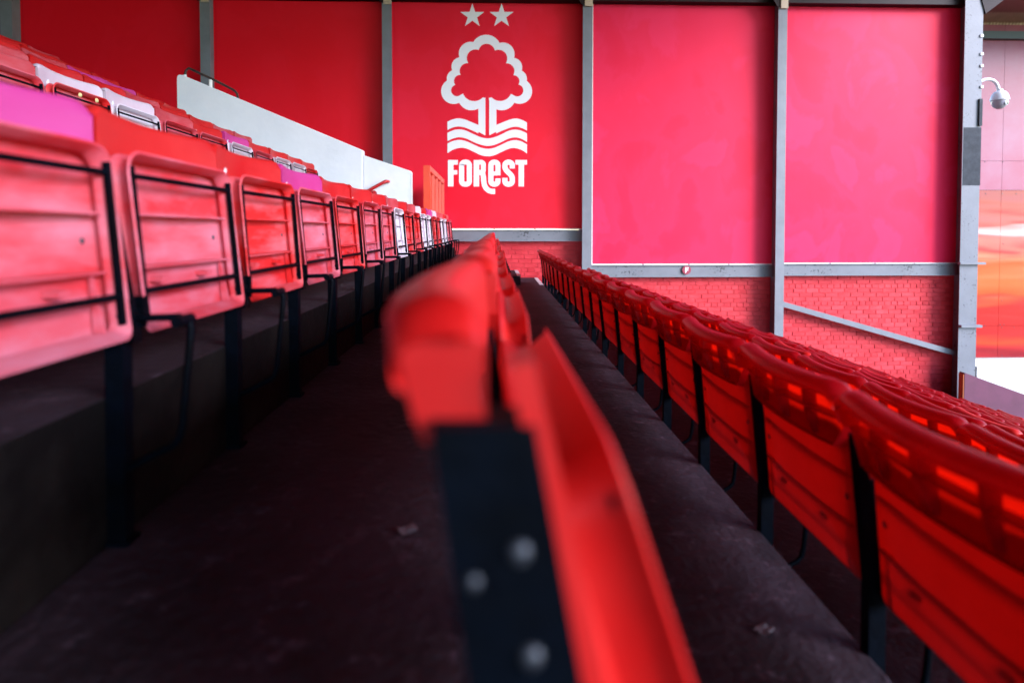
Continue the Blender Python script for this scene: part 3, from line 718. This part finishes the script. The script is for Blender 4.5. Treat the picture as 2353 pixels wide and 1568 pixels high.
# stanchion between two seats
def sd(z): return -.028 - (z - .6) * .143
m = MB()
m.box(-.022, .011, -.013, .013, .010, .40)
m.hexa([(-.016, -.016, .36), (.016, -.016, .36), (.016, .016, .36), (-.016, .016, .36),
        (-.054, -.008, .69), (-.034, -.008, .69), (-.034, .008, .69), (-.054, .008, .69)])
m.box(-.03, .018, -.020, .020, .0, .010)
me_post = m.mesh('upright')
m = MB()
m.box(-.019, .019, -.019, .019, .012, .40)
m.hexa([(sd(.36) - .027, -.021, .36), (sd(.36) + .042, -.021, .36), (sd(.36) + .042, .021, .36), (sd(.36) - .027, .021, .36),
        (sd(.72) - .024, -.018, .72), (sd(.72) + .030, -.018, .72), (sd(.72) + .030, .018, .72), (sd(.72) - .024, .018, .72)])
m.box(-.05, .03, -.03, .03, .0, .012)
me_post_end = m.mesh('upright')
m = MB()
m.hexa([(.012, -.009, .36), (.030, -.012, .36), (.030, .012, .36), (.012, .009, .36),
        (-.016, -.004, .60), (-.006, -.005, .60), (-.006, .005, .60), (-.016, .004, .60)])
for u in (-.019, .019): m.box(-.008, .032, u - .007, u + .007, .385, .440)
m.tube([(.020, -.034, .412), (.020, .034, .412)], .007, 8)
me_brk = m.mesh('hinge_bracket', 40)
m = MB()
m.tube([(.02, .005, .402), (.10, .006, .404), (.116, .006, .398), (.120, .006, .384), (.104, .004, .21), (.098, .003, .185), (.085, .002, .172), (.01, 0, .135)], .0068, 8)
m.tube([(.112, -.03, .400), (.112, .02, .400)], .010, 8)
me_hoop = m.mesh('stop_hoop', 50)
m = MB(); k = 16
m.v = [(.0, math.cos(2 * math.pi * i / k) * .010, math.sin(2 * math.pi * i / k) * .014) for i in range(k)] + [(.002, math.cos(2 * math.pi * i / k) * .0095, math.sin(2 * math.pi * i / k) * .0135) for i in range(k)]
m.f = [tuple(range(k, 2 * k))] + [(i, (i + 1) % k, k + (i + 1) % k, k + i) for i in range(k)]
me_tag = m.mesh('number_tag')

def stanchion(parent, u, bolts=True):
    p = inst('upright', me_post_end if bolts == 2 else me_post, M['steel'], parent, (0, u, 0))
    inst('hinge_bracket', me_brk, M['steel'], p)
    inst('stop_hoop', me_hoop, M['steel'], p)
    bs = [(.020, -.034, .412, -1, .008)]
    if bolts == 2: bs += [(sd(.655) + .012, -.0195, .655, -1, .0065), (sd(.60) + .010, -.0195, .60, -1, .0065), (sd(.64) - .014, -.0195, .64, -1, .0045)]
    if bolts:
        for x, y, z, a_, r0 in bs:
            o = inst('bolt', me_dome, M['zinc'], p, (x, y, z), (0, 0, a_ * math.pi / 2)); o.scale = (r0, r0, r0)
WORD = {'back_red': 'red', 'back_deep': 'deep red', 'back_faded': 'faded red', 'back_magenta': 'magenta', 'back_white': 'white', 'pan_red': 'red', 'pan_pink': 'chalky pink', 'pan_white': 'white', 'pan_clean': 'red'}
nseat = 0
ORD = ['last', 'second', 'third', 'fourth', 'fifth', 'sixth', 'seventh', 'eighth', 'ninth', 'tenth', 'eleventh', 'twelfth', 'thirteenth', 'fourteenth', 'fifteenth', 'sixteenth', 'seventeenth', 'eighteenth', 'nineteenth', 'twentieth']
def seat(row, y, bm, pm, desc, nth, lean=0, first=False, detail=True, end=False, label=None, has_tag=True):
    global nseat; nseat += 1
    x, zf = ROW[row]
    ref = 'stairwell' if row[0] == 'U' else 'end wall'
    nw = ('nearest the ' + ref) if nth == 0 else ORD[nth] + ' from ' + ref
    bs = '' if row[0] == 'D' else ' with %s base' % WORD[pm]
    lab = label or '%s tip-up seat%s, %s in %s' % (WORD[bm], bs, nw, desc)
    t = thing('stadium_seat', (x, y, zf), lab, 'seat', 'seats in the ' + desc)
    t.rotation_euler = (rnd.uniform(-.006, .006), rnd.uniform(-.010, .010), rnd.uniform(-.012, .012))
    b = inst('backrest', me_back, M[bm], t)
    inst('backrest_ribs', me_backrib, M[bm], b)
    # folded pan turns about its hinge line
    tilt = rnd.uniform(.004, .04); hzp = .412
    p = inst('seat_pan', me_pan, M[pm], t)
    if lean: tilt = -lean; hzp = .70
    mat_ = Matrix.Translation((.03 + (.034 if lean else 0), 0, hzp)) @ Matrix.Rotation(tilt, 4, 'Y') @ Matrix.Translation((-.03, 0, -hzp)); p.matrix_local = mat_ @ Matrix.Diagonal((1.45 if lean else 1, 1.06 if lean else 1, 1, 1))
    inst('pan_ribs', me_panrib, M[pm], p)
    inst('tip_frame', me_frame, M['steel'], p)
    if detail:
        for u in (-.172, .172):
            o = inst('bolt', me_dome, M['zinc'], p, (pd(-.002, .165), u, PZ0 + .165)); o.scale = (.0065, .0065, .0065)
    if has_tag and detail and rnd.random() < .7 and not (row == 'L' and nth > 15):
        u = -.150; z = .711; o = inst('number_tag', me_tag, M['tag'], b, (bk(u, z) + .001, u, z), (0, .12, .17))
    stanchion(t, S / 2, detail)
    if first: stanchion(t, -S / 2 + .012, 2)
    if lean:                         # moulded shell edge running down beside the end upright
        MB().beam((-.022, -.220, .752), (.052, -.220, .40), .03, .014, up=(1, 0, 0)).build('shell_edge', M['back_red'], t)
    return t

def row_seats(row, first_leg, n, cols, desc, detail=True, labels=None, tags=True):
    for i in range(n):
        b, p = cols[i % len(cols)] if not callable(cols) else cols(i)
        seat(row, (first_leg + i + .5) * S, b, p, desc, n - 1 - i, lean=(.15 if row == 'M' and i == 0 else 0), first=(i == 0), detail=detail, label=(labels or {}).get(i), has_tag=tags)
r_, f_, g_, w_ = 'back_red', 'back_faded', 'back_magenta', 'back_white'
pr, pp, pw_, pc = 'pan_red', 'pan_pink', 'pan_white', 'pan_clean'
# the raised row on the left
Lc = [(r_, pp), (g_, pp), (r_, pp), (r_, pr), (g_, pp), (r_, pr), (r_, pp), (r_, pp), (f_, pw_), (r_, pr), (f_, pr), (w_, pw_), (r_, pw_), (g_, pr), (w_, pr), (f_, pw_), (f_, pw_), (r_, pp), (f_, pp)]
row_seats('L', .285, 19, Lc, 'row above centre')
# the centre row, ending in front of the camera
Mc = lambda i: (r_, r_) if i < 15 else ((f_, pp) if i != 17 else (g_, pp))
row_seats('M', .66, 18, Mc, 'centre row', labels={0: 'red seat ending the centre row, black steel upright with bolts exposed'}, tags=False)
for i in range(6):  # unseen seats added behind the camera to shade the left walkway
    seat('M', (-1.9 - i) * S, r_, pr, 'centre row added for shade, across the aisle', 0, label='unseen red seat added for shade, %s in centre row across the aisle' % ['first', 'second', 'third', 'fourth', 'fifth', 'sixth'][i], has_tag=False, detail=False)
# rows falling away to the right
ordn = ['first', 'second', 'third', 'fourth', 'fifth', 'sixth', 'seventh', 'eighth', 'ninth', 'tenth', 'eleventh', 'twelfth']
for k in range(1, 12):
    x, zf = ROW['D%d' % k]; ph = [.38, .62, .21, .5, .83, .1, .44, .7, .3, .55, .9][k - 1]
    st = max(.38, x / U / 1215 - 1.6); n0 = math.floor(st) + ph
    n = int(19.45 - n0)
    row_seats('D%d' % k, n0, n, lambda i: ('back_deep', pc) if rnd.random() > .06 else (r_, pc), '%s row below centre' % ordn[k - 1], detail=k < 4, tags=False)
# upper block
U1c = [(r_, pr), (r_, pw_), (r_, pw_), (r_, pp), (g_, pw_), (r_, pp), (f_, pp), (w_, pw_), (w_, pr), (f_, pp), (r_, pp), (r_, pp)]
last = {'U1': 14.98, 'U2': 14.85, 'U3': 14.7, 'U4': 14.6, 'U5': 14.75, 'U6': 14.7, 'U7': 14.7}
for k in range(1, 8):
    n_ = 'U%d' % k; x, zf = ROW[n_]; n = max(2, int(last[n_] - (-x / U / 1150) + 1.6))
    if k == 1: cols = lambda i, n=n: U1c[(n - 1 - i) % len(U1c)]
    elif k == 3: cols = lambda i, n=n: (g_, pr) if n - 1 - i in (2, 3) else ((f_, pr) if n - 1 - i == 4 else (r_, pr))
    else: cols = lambda i: (r_, pr) if rnd.random() > .12 else (f_, pp)
    row_seats(n_, last[n_] - n, n, cols, '%s upper row' % ordn[k - 1], detail=k < 4)
print('seats', nseat)
# dried lumps of gum on one pan of the upper block
yg = (last['U1'] - 9 + .5) * S
for du in (-.02, .10):
    m = MB(); m.dome((0, 0, 0), .012, (1, 0, 0), .7, 8, 3)
    o = m.build('gum_lump', M['gum'], None, 60); o.location = (ROW['U1'][0] + pd(.046, .29) - .002, yg + du, ROW['U1'][1] + PZ0 + .306)
    tag(o, 'pale yellow lump of gum stuck under a folded red seat', 'gum', 'gum lumps on the upper block seat')

# pale scraps trodden onto the concrete
for px_, py_, lab, zf in ((1757, 1445, 'pale paper scrap trodden onto the walkway below the centre row', ROW['M'][1]), (938, 1215, 'pale paper scrap lying in the dark left walkway', ROW['L'][1])):
    d = ray(px_, py_); t_ = (zf + .004 - EZ) / d.z; p = d * t_
    m = MB(); rows = []
    for j in range(5):
        rows.append([((i - 2) * .009 + rnd.uniform(-.003, .003), (j - 2) * .007 + rnd.uniform(-.003, .003), rnd.uniform(0, .006)) for i in range(5)])
    m.grid(rows); o = m.build('paper_scrap', mat('scrap_grey', (.12, .11, .13), .8), None, 30); o.location = (p.x, p.y, zf + .002); o.rotation_euler = (0, 0, .6)
    tag(o, lab, 'litter')
